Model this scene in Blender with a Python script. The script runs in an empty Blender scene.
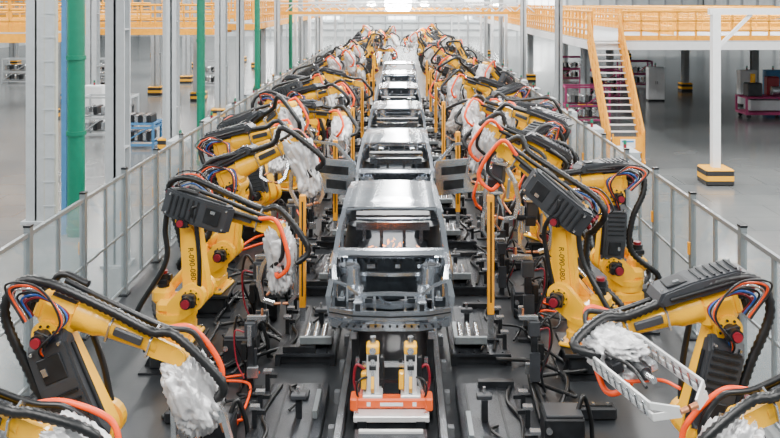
import bpy, math, random
from mathutils import Matrix, Vector, noise
random.seed(7)
R=math.radians
COL=bpy.context.scene.collection

# ---------------------------------------------------------------- materials
def mat(name,col,rough=0.5,metal=0.0,var=0.08,scale=6.0,bump=0.0,bscale=40.0,emit=None,alpha=1.0,coat=0.0):
    m=bpy.data.materials.new(name); m.use_nodes=True
    nt=m.node_tree; b=nt.nodes['Principled BSDF']
    b.inputs['Roughness'].default_value=rough; b.inputs['Metallic'].default_value=metal
    b.inputs['Coat Weight'].default_value=coat
    tc=nt.nodes.new('ShaderNodeTexCoord')
    n=nt.nodes.new('ShaderNodeTexNoise'); n.inputs['Scale'].default_value=scale; n.inputs['Detail'].default_value=4
    nt.links.new(tc.outputs['Object'],n.inputs['Vector'])
    r=nt.nodes.new('ShaderNodeValToRGB')
    r.color_ramp.elements[0].position=0.3; r.color_ramp.elements[1].position=0.7
    r.color_ramp.elements[0].color=(*[c*(1-var) for c in col],1)
    r.color_ramp.elements[1].color=(*[min(1,c*(1+var)) for c in col],1)
    nt.links.new(n.outputs['Fac'],r.inputs['Fac']); nt.links.new(r.outputs['Color'],b.inputs['Base Color'])
    if bump>0:
        n2=nt.nodes.new('ShaderNodeTexNoise'); n2.inputs['Scale'].default_value=bscale; n2.inputs['Distortion'].default_value=1.5
        nt.links.new(tc.outputs['Object'],n2.inputs['Vector'])
        bp=nt.nodes.new('ShaderNodeBump'); bp.inputs['Strength'].default_value=bump; bp.inputs['Distance'].default_value=0.04
        nt.links.new(n2.outputs['Fac'],bp.inputs['Height']); nt.links.new(bp.outputs['Normal'],b.inputs['Normal'])
    if emit:
        b.inputs['Emission Color'].default_value=(*emit[:3],1); b.inputs['Emission Strength'].default_value=emit[3]
    b.inputs['Alpha'].default_value=alpha
    return m
M={}
M['yellow']=mat('robot_yellow',(0.95,0.48,0.0),0.32,0,0.05,3,coat=0.2)
M['rail']=mat('railing_yellow',(0.88,0.36,0.0),0.55)
M['black']=mat('hose_black',(0.006,0.007,0.008),0.38,0,0.3)
M['dark']=mat('dark_steel',(0.014,0.016,0.019),0.4,0.3,0.4)
M['cover']=mat('cover_grey',(0.034,0.038,0.044),0.38,0.1,0.15)
M['red']=mat('cap_red',(0.22,0.008,0.02),0.4)
M['orange']=mat('hose_orange',(0.9,0.07,0.0),0.4)
M['bar']=mat('crossbar_orange',(0.75,0.10,0.01),0.45)
M['blue']=mat('hose_blue',(0.02,0.12,0.5),0.4)
M['steel']=mat('bright_steel',(0.55,0.57,0.59),0.25,0.9,0.15)
M['alu']=mat('aluminium',(0.30,0.335,0.35),0.32,0.65,0.08)
M['lalu']=mat('light_aluminium_gun',(0.75,0.76,0.76),0.35,0.3,0.06)
M['copper']=mat('copper',(0.7,0.3,0.15),0.35,0.9)
M['cloth']=mat('silver_grey_cloth',(0.68,0.68,0.69),0.42,0.5,0.12,4,0.45,5)
M['galv']=mat('galvanised_body_steel',(0.50,0.54,0.59),0.2,0.92,0.14,2.5)
M['galv_shaded']=mat('shaded_body_steel',(0.035,0.042,0.05),0.4,0.7,0.4,5)  # same bare steel, colour darkened to stand in for shade inside the shell
M['column']=mat('column_grey',(0.42,0.45,0.47),0.6,0,0.06)
M['white']=mat('white_paint',(0.76,0.78,0.80),0.5,0,0.04)
M['wall']=mat('pale_wall',(0.75,0.79,0.80),0.6,0,0.08,1)
M['green']=mat('green_pipe',(0.0,0.16,0.09),0.4,0,0.08)
M['bluepanel']=mat('blue_panel',(0.06,0.22,0.45),0.5)
M['pink']=mat('magenta_frame',(0.35,0.03,0.13),0.5)
M['beige']=mat('cable_duct_beige',(0.45,0.45,0.39),0.6)
M['plate']=mat('platform_plate',(0.028,0.032,0.038),0.3,0.5,0.6,3,0.2,60)
M['lamp']=mat('lamp_face',(1,1,1),0.5,emit=(1,1,0.97,140))
M['win']=mat('bright_window',(1,1,1),0.5,emit=(0.95,1,1,5.0))
M['spark']=mat('spark',(1,0.3,0.05),0.5,emit=(1,0.2,0.02,14))
M['pane']=mat('fence_pane',(0.34,0.42,0.45),0.04,0,0.1,3,alpha=0.24)
def guardmat():
    m=bpy.data.materials.new('guard_stripes'); m.use_nodes=True; nt=m.node_tree; b=nt.nodes['Principled BSDF']
    tc=nt.nodes.new('ShaderNodeTexCoord'); w=nt.nodes.new('ShaderNodeSeparateXYZ')
    nt.links.new(tc.outputs['Object'],w.inputs[0])
    mt=nt.nodes.new('ShaderNodeMath'); mt.operation='MULTIPLY'; mt.inputs[1].default_value=3.3
    nt.links.new(w.outputs['Z'],mt.inputs[0])
    fr=nt.nodes.new('ShaderNodeMath'); fr.operation='FRACT'; nt.links.new(mt.outputs[0],fr.inputs[0])
    g=nt.nodes.new('ShaderNodeMath'); g.operation='GREATER_THAN'; g.inputs[1].default_value=0.5
    nt.links.new(fr.outputs[0],g.inputs[0])
    mx=nt.nodes.new('ShaderNodeMix'); mx.data_type='RGBA'
    mx.inputs['A'].default_value=(0.02,0.02,0.02,1); mx.inputs['B'].default_value=(0.9,0.42,0.0,1)
    nt.links.new(g.outputs[0],mx.inputs['Factor']); nt.links.new(mx.outputs['Result'],b.inputs['Base Color'])
    return m
M['guard']=guardmat()
def floormat(name,c1,c2,rough,tile):
    m=bpy.data.materials.new(name); m.use_nodes=True; nt=m.node_tree; b=nt.nodes['Principled BSDF']
    tc=nt.nodes.new('ShaderNodeTexCoord'); n=nt.nodes.new('ShaderNodeTexNoise'); n.inputs['Scale'].default_value=0.35; n.inputs['Detail'].default_value=6
    nt.links.new(tc.outputs['Object'],n.inputs['Vector'])
    r=nt.nodes.new('ShaderNodeValToRGB'); r.color_ramp.elements[0].position=0.35; r.color_ramp.elements[1].position=0.65
    r.color_ramp.elements[0].color=(*c1,1); r.color_ramp.elements[1].color=(*c2,1)
    nt.links.new(n.outputs['Fac'],r.inputs['Fac'])
    br=nt.nodes.new('ShaderNodeTexBrick'); br.inputs['Scale'].default_value=tile; br.inputs['Mortar Size'].default_value=0.004
    br.inputs['Color1'].default_value=(1,1,1,1); br.inputs['Color2'].default_value=(0.95,0.95,0.95,1); br.inputs['Mortar'].default_value=(0.75,0.75,0.75,1)
    nt.links.new(tc.outputs['Object'],br.inputs['Vector'])
    mx=nt.nodes.new('ShaderNodeMix'); mx.data_type='RGBA'; mx.blend_type='MULTIPLY'; mx.inputs['Factor'].default_value=1
    nt.links.new(r.outputs['Color'],mx.inputs['A']); nt.links.new(br.outputs['Color'],mx.inputs['B'])
    nt.links.new(mx.outputs['Result'],b.inputs['Base Color']); b.inputs['Roughness'].default_value=rough
    return m
M['floor']=floormat('epoxy_floor',(0.135,0.145,0.15),(0.185,0.195,0.195),0.2,0.2)
M['cell']=floormat('cell_floor',(0.012,0.014,0.017),(0.04,0.044,0.048),0.33,0.5)

# ---------------------------------------------------------------- mesh builder
class MB:
    def __init__(s): s.v=[];s.f=[];s.m=[];s.s=[];s.mats=[]
    def mi(s,k):
        if k not in s.mats: s.mats.append(k)
        return s.mats.index(k)
    def add(s,vs,fs,k,smooth=False):
        o=len(s.v); s.v+= [tuple(v) for v in vs]; i=s.mi(k)
        for f in fs:
            s.f.append(tuple(a+o for a in f)); s.m.append(i); s.s.append(smooth)
    def box(s,c,d,k,bev=0.0,rot=None):
        hx,hy,hz=[a/2 for a in d]
        if bev<=0:
            vs=[(x,y,z) for x in(-hx,hx) for y in(-hy,hy) for z in(-hz,hz)]
            fs=[(0,1,3,2),(4,6,7,5),(0,4,5,1),(2,3,7,6),(0,2,6,4),(1,5,7,3)]
        else:
            b=min(bev,hx*.9,hy*.9,hz*.9)
            vs=[];idx={}
            for sx in(-1,1):
                for sy in(-1,1):
                    for sz in(-1,1):
                        for a in range(3):
                            p=[sx*(hx-(0 if a==0 else b)),sy*(hy-(0 if a==1 else b)),sz*(hz-(0 if a==2 else b))]
                            idx[(sx,sy,sz,a)]=len(vs); vs.append(tuple(p))
            fs=[]
            I=lambda x,y,z,a: idx[(x,y,z,a)]
            for q in(-1,1):
                fs.append((I(q,-1,-1,0),I(q,1,-1,0),I(q,1,1,0),I(q,-1,1,0)))
                fs.append((I(-1,q,-1,1),I(1,q,-1,1),I(1,q,1,1),I(-1,q,1,1)))
                fs.append((I(-1,-1,q,2),I(1,-1,q,2),I(1,1,q,2),I(-1,1,q,2)))
                for r in(-1,1):
                    fs.append((I(q,r,-1,0),I(q,r,1,0),I(q,r,1,1),I(q,r,-1,1)))
                    fs.append((I(q,-1,r,0),I(q,1,r,0),I(q,1,r,2),I(q,-1,r,2)))
                    fs.append((I(-1,q,r,1),I(1,q,r,1),I(1,q,r,2),I(-1,q,r,2)))
                    for t in(-1,1): fs.append((I(q,r,t,0),I(q,r,t,1),I(q,r,t,2)))
        c=Vector(c); T=rot
        vv=[]
        for v in vs:
            v=Vector(v)
            if T is not None: v=T@v
            vv.append(v+c)
        ff=[]
        for f in fs:
            p=[vv[i] for i in f]; n=(p[1]-p[0]).cross(p[2]-p[0]); cc=sum(p,Vector())/len(p)-c
            ff.append(f if n.dot(cc)>0 else tuple(reversed(f)))
        s.add(vv,ff,k)
    def tube(s,pts,r,k,n=8,cap=True,smooth=True,rf=None):
        pts=[Vector(p) for p in pts]; N=len(pts)
        up=None; rings=[]
        for i,p in enumerate(pts):
            if i==0: t=pts[1]-pts[0]
            elif i==N-1: t=pts[-1]-pts[-2]
            else: t=pts[i+1]-pts[i-1]
            t=t.normalized()
            if up is None:
                a=Vector((0,0,1)) if abs(t.z)<.9 else Vector((1,0,0))
                up=(a-t*a.dot(t)).normalized()
            else:
                up=up-t*up.dot(t)
                up=up.normalized() if up.length>1e-6 else t.orthogonal().normalized()
            q=t.cross(up)
            rr=r[i] if isinstance(r,(list,tuple)) else r
            if rf: rr*=rf(i)
            rings.append([p+(up*math.cos(2*math.pi*j/n)+q*math.sin(2*math.pi*j/n))*rr for j in range(n)])
        vs=[v for g in rings for v in g]; fs=[]
        for i in range(N-1):
            for j in range(n):
                a=i*n+j;b=i*n+(j+1)%n
                fs.append((a,b,b+n,a+n))
        s.add(vs,fs,k,smooth)
        if cap:
            s.add(rings[0],[tuple(reversed(range(n)))],k); s.add(rings[-1],[tuple(range(n))],k)
    def cyl(s,p0,p1,r0,k,r1=None,n=16):
        s.tube([p0,p1],[r0,r0 if r1 is None else r1],k,n)
    def sweep(s,pts,w,h,k,up=(0,0,1)):
        pts=[Vector(p) for p in pts];U=Vector(up);rings=[]
        for i,p in enumerate(pts):
            t=(pts[min(i+1,len(pts)-1)]-pts[max(i-1,0)]).normalized()
            q=t.cross(U)
            if q.length<1e-4: q=t.orthogonal()
            q.normalize(); u=q.cross(t).normalized()
            rings+= [p+q*w/2+u*h/2,p-q*w/2+u*h/2,p-q*w/2-u*h/2,p+q*w/2-u*h/2]
        fs=[]
        for i in range(len(pts)-1):
            for j in range(4):
                a=i*4+j;b=i*4+(j+1)%4; fs.append((a,b,b+4,a+4))
        fs.append((3,2,1,0)); e=(len(pts)-1)*4; fs.append((e,e+1,e+2,e+3))
        s.add(rings,fs,k)
    def prism(s,poly,y0,y1,k):
        n=len(poly); vs=[(x,y0,z) for x,z in poly]+[(x,y1,z) for x,z in poly]
        fs=[tuple(range(n)),tuple(reversed(range(n,2*n)))]
        for i in range(n): fs.append((i,i+n,(i+1)%n+n,(i+1)%n))
        s.add(vs,fs,k)
    def grid(s,P,k,smooth=True):
        h=len(P);w=len(P[0]); vs=[p for r in P for p in r]; fs=[]
        for i in range(h-1):
            for j in range(w-1):
                a=i*w+j; fs.append((a,a+1,a+1+w,a+w))
        s.add(vs,fs,k,smooth)
    def mesh(s,name):
        me=bpy.data.meshes.new(name); me.from_pydata(s.v,[],s.f)
        for k in s.mats: me.materials.append(M[k])
        me.polygons.foreach_set('material_index',s.m); me.polygons.foreach_set('use_smooth',s.s)
        me.update(); return me
def rounded(cx0,cz0,r0,cx1,cz1,r1,n=8):
    d=Vector((cx1-cx0,cz1-cz0)); L=d.length; a=math.atan2(d.y,d.x); b=math.acos(max(-1,min(1,(r0-r1)/L)))
    pts=[]
    for i in range(n+1):
        t=a+b+(2*math.pi-2*b)*i/n; pts.append((cx0+r0*math.cos(t),cz0+r0*math.sin(t)))
    for i in range(n+1):
        t=a-b+2*b*i/n; pts.append((cx1+r1*math.cos(t),cz1+r1*math.sin(t)))
    return pts
def catmull(P,step=0.03):
    P=[Vector(p) for p in P]; Q=[P[0]*2-P[1]]+P+[P[-1]*2-P[-2]]; out=[]
    for i in range(1,len(Q)-2):
        p0,p1,p2,p3=Q[i-1:i+3]; n=max(2,int((p2-p1).length/step))
        for j in range(n):
            t=j/n
            out.append(0.5*((2*p1)+(p2-p0)*t+(2*p0-5*p1+4*p2-p3)*t*t+(3*p1-p0-3*p2+p3)*t**3))
    out.append(P[-1]); return out
def obj(name,me,parent=None,mtx=None,**kw):
    o=bpy.data.objects.new(name,me); COL.objects.link(o)
    if parent: o.parent=parent
    if mtx is not None: o.matrix_local=mtx
    for a,b in kw.items(): o[a]=b
    return o
def thing(name,label,cat,loc=(0,0,0),rz=0,me=None,group=None,scale=1.0,kind=None):
    o=bpy.data.objects.new(name,me); COL.objects.link(o)
    o.matrix_world=Matrix.Translation(loc)@Matrix.Rotation(rz,4,'Z')@Matrix.Scale(scale,4)
    o['label']=label;o['category']=cat
    if group:o['group']=group
    if kind:o['kind']=kind
    return o
def structure(name,me,loc=(0,0,0)):
    o=bpy.data.objects.new(name,me); COL.objects.link(o); o.location=loc; o['kind']='structure'
    o['label']=name.split('_')[0]+' of the bright factory hall'; o['category']=name.split('_')[0]
    return o

# ---------------------------------------------------------------- camera
F=820.0; H=5.6; CX=0.15
cam=bpy.data.cameras.new('camera'); co=bpy.data.objects.new('camera',cam); COL.objects.link(co)
co.location=(CX,0,H); co.rotation_euler=(R(90),0,0)
cam.sensor_width=36; cam.lens=F/780*36; cam.shift_y=-(219-1)/780; cam.shift_x=-13/780; cam.clip_end=400
bpy.context.scene.camera=co

# ---------------------------------------------------------------- room shell
b=MB(); b.box((0,60,-0.1),(110,140,0.2),'floor'); structure('floor',b.mesh('floor'))
b=MB(); b.box((-0.2,40,0.006),(9.9,66,0.012),'cell'); structure('trim_1',b.mesh('trim_1'))['label']='dark steel-plated floor strip of the welding cell'
b=MB(); b.box((0,130,4),(110,0.4,8),'wall')
for i in range(-20,21): b.box((i*2.6,129.7,4),(0.25,0.3,8),'column')
for z in(1.1,2.2,3.4,4.8): b.box((0,129.7,z),(110,0.25,0.2),'column')
structure('wall_far',b.mesh('wall_far'))
for i,x in enumerate((-22,-12,0,12,22)):
    b=MB(); b.box((0,0,0),(4.5,.1,3),'win')
    for k in range(-2,3): b.box((k*1.1,-.08,0),(.12,.1,3),'column')
    structure('window_%d'%(i+1),b.mesh('window'),(x,129.4,4.2))
for sx,nm in((-1,'wall_left'),(1,'wall_right')):
    b=MB(); b.box((sx*48,60,4),(0.4,140,8),'wall')
    for i in range(28): b.box((sx*47.7,i*5,4),(0.3,0.4,8),'column')
    structure(nm,b.mesh(nm))

# ---------------------------------------------------------------- robot meshes
def rm(name,fn):
    b=MB(); fn(b); return b.mesh(name)
def f_ped(b):
    b.box((0,0,.02),(.85,.85,.04),'dark'); b.box((0,0,.17),(.62,.62,.28),'dark',.03); b.box((0,0,.33),(.75,.75,.06),'dark',.01)
    for a in(-1,1):
        for c in(-1,1): b.prism([(a*.3,.04),(a*.4,.04),(a*.3,.25)],c*.2-.015,c*.2+.015,'dark')
def f_base(b):
    b.box((0,0,.03),(.62,.62,.06),'yellow',.02); b.box((0,0,.15),(.46,.5,.22),'yellow',.06)
    b.box((-.3,0,.15),(.18,.34,.2),'cover',.02); b.cyl((0,0,.24),(0,0,.34),.27,'yellow',n=24)
    for a in(-.26,.26):
        for c in(-.26,.26): b.cyl((a,c,.06),(a,c,.09),.025,'steel',n=8)
def f_turret(b):
    b.cyl((0,0,.34),(0,0,.42),.29,'yellow',n=24); b.box((.05,0,.5),(.58,.46,.2),'yellow',.06)
    for s in(-1,1):
        b.prism(rounded(.1,.5,.16,.31,.67,.19,10),s*.15,s*.25,'yellow')
        b.cyl((.31,s*.24,.67),(.31,s*.28,.67),.13,'yellow',n=20)
        for i in range(8): b.cyl((.31+.11*math.cos(i*.785),s*.28,.67+.11*math.sin(i*.785)),(.31+.11*math.cos(i*.785),s*.29,.67+.11*math.sin(i*.785)),.013,'dark',n=6)
    b.box((-.2,0,.62),(.26,.3,.22),'yellow',.05)
def motor(L,r):
    def g(b):
        b.cyl((0,0,0),(0,0,L),r,'dark',n=14); b.box((0,0,L*.5),(r*2.1,r*2.1,L*.35),'dark',.01)
        b.cyl((0,0,L),(0,0,L+.04),r*.7,'red',n=14); b.box((r,0,L*.75),(r*.8,r*.9,.08),'black')
    return g
def f_larm(b):
    b.prism(rounded(0,0,.185,0,1.08,.13,12),-.09,.09,'yellow')
    b.prism(rounded(0,.15,.11,0,.88,.075,8),-.115,.115,'yellow')
    b.cyl((0,-.14,0),(0,.14,0),.14,'yellow',n=20)
    b.cyl((0,-.16,1.08),(0,.16,1.08),.11,'yellow',n=20)
    for s in(-1,1):
        for i in range(6): b.cyl((.09*math.cos(i),s*.14,.09*math.sin(i)),(.09*math.cos(i),s*.155,.09*math.sin(i)),.015,'dark',n=6)
def f_elbow(b):
    b.box((.02,0,.17),(.40,.34,.34),'yellow',.07); b.cyl((0,-.22,0),(0,.22,0),.14,'yellow',n=20)
    b.cyl((0.18,0,.225),(.34,0,.225),.17,'yellow',r1=.15,n=20)
    b.box((-.18,0,.2),(.1,.28,.25),'yellow',.03); b.box((.02,0,.35),(.26,.2,.05),'cover',.01)
    for s in(-1,1):
        for i in range(8): b.cyl((.10*math.cos(i*.785),s*.22,.10*math.sin(i*.785)),(.10*math.cos(i*.785),s*.235,.10*math.sin(i*.785)),.014,'dark',n=6)
def f_fore(b):
    b.tube([(.34,0,.225),(.40,0,.225),(.48,0,.225),(.95,0,.225),(1.05,0,.225)],[.15,.15,.12,.095,.105],'yellow',16)
    for s in(-1,1): b.prism(rounded(1.03,.225,.10,1.28,.225,.085,8),s*.07-.022,s*.07+.022,'yellow')
    b.box((.7,0,.33),(.4,.08,.05),'cover',.01)
    for x in(.55,.98): b.sweep([(x,-.11,.12),(x,-.14,.3),(x,0,.40),(x,.14,.3),(x,.11,.12)],.04,.02,'steel',up=(1,0,0))
    b.box((.75,-.12,.25),(.3,.05,.08),'cover',.01); b.box((.75,.12,.25),(.3,.05,.08),'cover',.01)
def f_wrist(b):
    b.cyl((0,-.11,0),(0,.11,0),.08,'yellow'); b.cyl((0,0,0),(.15,0,0),.075,'yellow'); b.cyl((.15,0,0),(.2,0,0),.09,'steel',n=16)
def f_cover(b):
    pr=[(-.42,0),(.42,0),(.46,.05),(.40,.12),(.1,.15),(-.34,.14),(-.46,.07)]
    b.prism(pr,-.15,.15,'cover'); b.prism([(x*.93,z*.86+.01) for x,z in pr],-.175,.175,'cover')
    for i in range(6): b.box((-.34+i*.07,0,.145),(.02,.26,.03),'dark')
    b.box((.22,0,.145),(.2,.2,.02),'dark',.005); b.box((.22,.06,.16),(.06,.04,.02),'steel')
    for s in(-1,1): b.cyl((.34,s*.18,.06),(-.3,s*.18,.06),.022,'black',n=8)
    for x in(-.38,.38):
        for y in(-.12,.12): b.cyl((x,y,.10),(x,y,.15),.014,'steel',n=6)
def f_gun(b):
    b.box((.03,0,0),(.05,.26,.3),'steel',.01); b.box((.2,0,.02),(.3,.17,.18),'cover',.02)
    b.cyl((.15,0,.16),(.55,0,.16),.05,'steel'); b.cyl((.55,0,.16),(.66,0,.16),.028,'copper')
    b.sweep([(.1,0,-.1),(.3,0,-.26),(.55,0,-.34),(.8,0,-.30),(.86,0,-.14)],.05,.065,'steel',up=(0,1,0))
    b.sweep([(.3,0,.15),(.5,0,.20),(.75,0,.18),(.86,0,.08)],.05,.065,'steel',up=(0,1,0))
    b.cyl((.86,0,.08),(.86,0,-.01),.022,'copper',n=10); b.cyl((.86,0,-.14),(.86,0,-.05),.022,'copper',n=10)
    b.tube(catmull([(.3,.03,.0),(.45,.03,-.12),(.6,.03,-.1),(.75,.03,-.25)]),.018,'copper',6)
    b.box((.4,0,-.16),(.3,.05,.03),'alu'); b.box((.35,.11,.05),(.14,.06,.16),'dark',.01); b.box((.35,-.11,.05),(.14,.06,.16),'dark',.01)
def f_longgun(b):
    b.box((.03,0,0),(.05,.3,.42),'steel',.01); b.box((.2,0,.02),(.34,.2,.22),'cover',.02)
    for z in(.27,-.27):
        for y in(-.05,.05):
            b.sweep([(.05,y,z*.6),(.25,y,z),(1.35,y,z*.95),(1.5,y*.3,z*.3)],.02,.06,'lalu',up=(0,1,0))
        for i in range(8): b.box((.35+i*.13,0,z*.98),(.04,.12,.04),'steel')
    b.cyl((1.5,0,.08),(1.5,0,.01),.025,'copper',n=10); b.cyl((1.5,0,-.08),(1.5,0,-.01),.025,'copper',n=10)
    b.cyl((.4,0,.0),(.8,0,.0),.06,'dark'); b.cyl((.8,0,0),(.95,0,0),.03,'steel')
    b.box((.45,0,.14),(.2,.1,.1),'dark',.01); b.box((.6,0,-.12),(.3,.08,.08),'steel',.01)
    b.tube(catmull([(.3,.08,.1),(.5,.15,.2),(.8,.12,.12),(1.1,.06,.15)]),.016,'black',6); b.tube(catmull([(.3,-.08,.1),(.5,-.15,.1),(.8,-.1,-.12),(1.1,-.06,-.15)]),.016,'orange',6)
def cloth(seed,lx,ly,lz):
    b=MB(); P=[]
    nu,nv=60,72
    for i in range(nu+1):
        row=[]
        for j in range(nv+1):
            u=math.pi*i/nu; v=2*math.pi*(j%nv)/nv
            d=Vector((math.cos(u),math.sin(u)*math.cos(v),math.sin(u)*math.sin(v)))
            a=noise.noise(d*1.3+Vector((seed,0,0)))
            w=Vector((noise.noise(d*1.5+Vector((seed,3,0))),noise.noise(d*1.5+Vector((0,seed,5))),noise.noise(d*1.5+Vector((7,0,seed)))))*.5
            q=d+w
            rid=1-abs(noise.noise(Vector((q.x*.9,q.y*4.2,q.z*4.2))+Vector((0,seed,0))))*2.2
            rid2=1-abs(noise.noise(Vector((q.x*2,q.y*8,q.z*8))+Vector((seed,seed,0))))*2.2
            k=.95+.35*a+.28*(rid-.6)+.09*(rid2-.6)
            e=Vector((abs(d.x)**.7*math.copysign(1,d.x)*lx,abs(d.y)**.8*math.copysign(1,d.y)*ly,abs(d.z)**.8*math.copysign(1,d.z)*lz))*k
            row.append(e)
        P.append(row)
    b.grid(P,'cloth',True); return b.mesh('cloth_cover')
ME=dict(ped=rm('pedestal',f_ped),base=rm('base',f_base),turret=rm('turret',f_turret),m1=rm('servo_motor',motor(.22,.085)),m3=rm('servo_motor',motor(.16,.055)),
 larm=rm('lower_arm',f_larm),elbow=rm('elbow_housing',f_elbow),fore=rm('forearm',f_fore),wrist=rm('wrist',f_wrist),
 cover=rm('equipment_cover',f_cover),gun=rm('weld_gun',f_gun),longgun=rm('weld_gun',f_longgun),
 cloth1=cloth(1.3,.46,.22,.21),cloth2=cloth(5.7,.40,.22,.24),cloth3=cloth(9.1,.50,.21,.24))
def f_bal(b):
    b.cyl((0,0,0),(.5,0,0),.065,'yellow'); b.cyl((.5,0,0),(.8,0,0),.028,'steel'); b.cyl((-.03,0,0),(0,0,0),.05,'dark')
ME['bal']=rm('counterbalance',f_bal)
cu=bpy.data.curves.new('t','FONT'); cu.body='R-090-080-01'; cu.size=.11; cu.extrude=.002; cu.align_x='CENTER'; cu.align_y='CENTER'
to=bpy.data.objects.new('t',cu); COL.objects.link(to); bpy.context.view_layer.update()
ME['text']=bpy.data.meshes.new_from_object(to); ME['text'].materials.clear(); ME['text'].materials.append(M['black']); bpy.data.objects.remove(to)
ME['text'].name='lettering'
Tr=Matrix.Translation
Ry=lambda a:Matrix.Rotation(R(a),4,'Y')
Rz=lambda a:Matrix.Rotation(R(a),4,'Z')
Rx=lambda a:Matrix.Rotation(R(a),4,'X')
Sc=lambda a:Matrix.Scale(a,4)
hcache={}
def frames(a2,a3,j4,j5):
    T2=Tr((.31,0,.67))@Ry(a2); T3=T2@Tr((0,0,1.08))@Ry(a3-a2); T4=T3@Tr((1.28,0,.225))@Rx(j4)@Ry(j5); T5=T4@Tr((.2,0,0))
    return T2,T3,T4,T5
def hoses(a2,a3,j4,j5,side,detail,var):
    k=(a2,a3,j4,j5,side,detail,var)
    if k in hcache: return hcache[k]
    T2,T3,T4,T5=frames(a2,a3,j4,j5); s=side; g=[0,.08,-.05][var]
    P=[Vector((-.35,.12*s,.25)),Vector((-.42,.28*s,.5)),T2@Vector((-.28,.25*s,.25)),T2@Vector((-.28-g,.23*s,.75)),T3@Vector((-.44-g,.23*s,.05)),T3@Vector((-.44,.16*s,.36)),
       T3@Vector((-.15,.17*s,.47+g)),T3@Vector((.5,.12*s,.42)),T3@Vector((.95,.12*s,.38)),T3@Vector((1.2,.14*s,.44+g)),T5@Vector((.12,.16*s,.36)),T5@Vector((.3,.08*s,.24)),T5@Vector((.3,0,.08))]
    st=.03 if detail else .12
    b=MB(); b.tube(catmull(P,st),.048,'black',8,rf=(lambda i:1.13 if i%2 else .87) if detail else None)
    Q=[T2@Vector((.1,-.2*s,.1)),T2@Vector((.16,-.24*s,.5)),T2@Vector((.18,-.27*s,.95)),T3@Vector((.1,-.32*s,.25)),T3@Vector((.5,-.18*s,.3)),T3@Vector((1.05,-.14*s,.3))]
    b.tube(catmull(Q,st),.034,'black',8)
    if detail:
        Q=[T3@Vector((-.1,-.1*s,.43)),T3@Vector((.4,-.08*s,.4)),T3@Vector((1.0,-.1*s,.36)),T3@Vector((1.3,-.2*s,.36)),T5@Vector((.1,-.25*s,.1)),T5@Vector((.3,-.15*s,-.1))]
        b.tube(catmull(Q,st),.03,'black',8)
        Q=[Vector((-.3,-.1*s,.2)),Vector((-.5,-.25*s,.4)),T2@Vector((-.35,-.2*s,.5)),T2@Vector((-.3,-.2*s,1.0)),T3@Vector((-.25,-.25*s,.35)),T3@Vector((.1,-.22*s,.42))]
        b.tube(catmull(Q,st),.04,'black',8)
    m1=b.mesh('cable_hose')
    b=MB()
    O=[T3@Vector((1.0,-.14*s,.32)),T3@Vector((1.28,-.24*s,.38)),T5@Vector((.18,-.32*s,.2)),T5@Vector((.40,-.26*s,.02)),T5@Vector((.33,-.12*s,-.05))]
    b.tube(catmull(O,st),.03,'orange',8); m2=b.mesh('weld_cable')
    b=MB()
    for i,c in enumerate(('red','blue','black','steel','orange','black')):
        e=.035*i
        L=[T3@Vector((-.2,(.15+e)*s,.1)),T3@Vector((-.3-e,(.2+e)*s,.22+e)),T3@Vector((-.15,(.23+e)*s,.34+e)),T3@Vector((.15,(.2+e)*s,.26)),T3@Vector((.05,(.22+e)*s,-.05)),T2@Vector((-.08,.2*s,.8)),T2@Vector((-.05,.16*s,.4))]
        b.tube(catmull(L,st),.012,c,6)
    m3=b.mesh('signal_cables')
    hcache[k]=(m1,m2,m3); return hcache[k]
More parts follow.
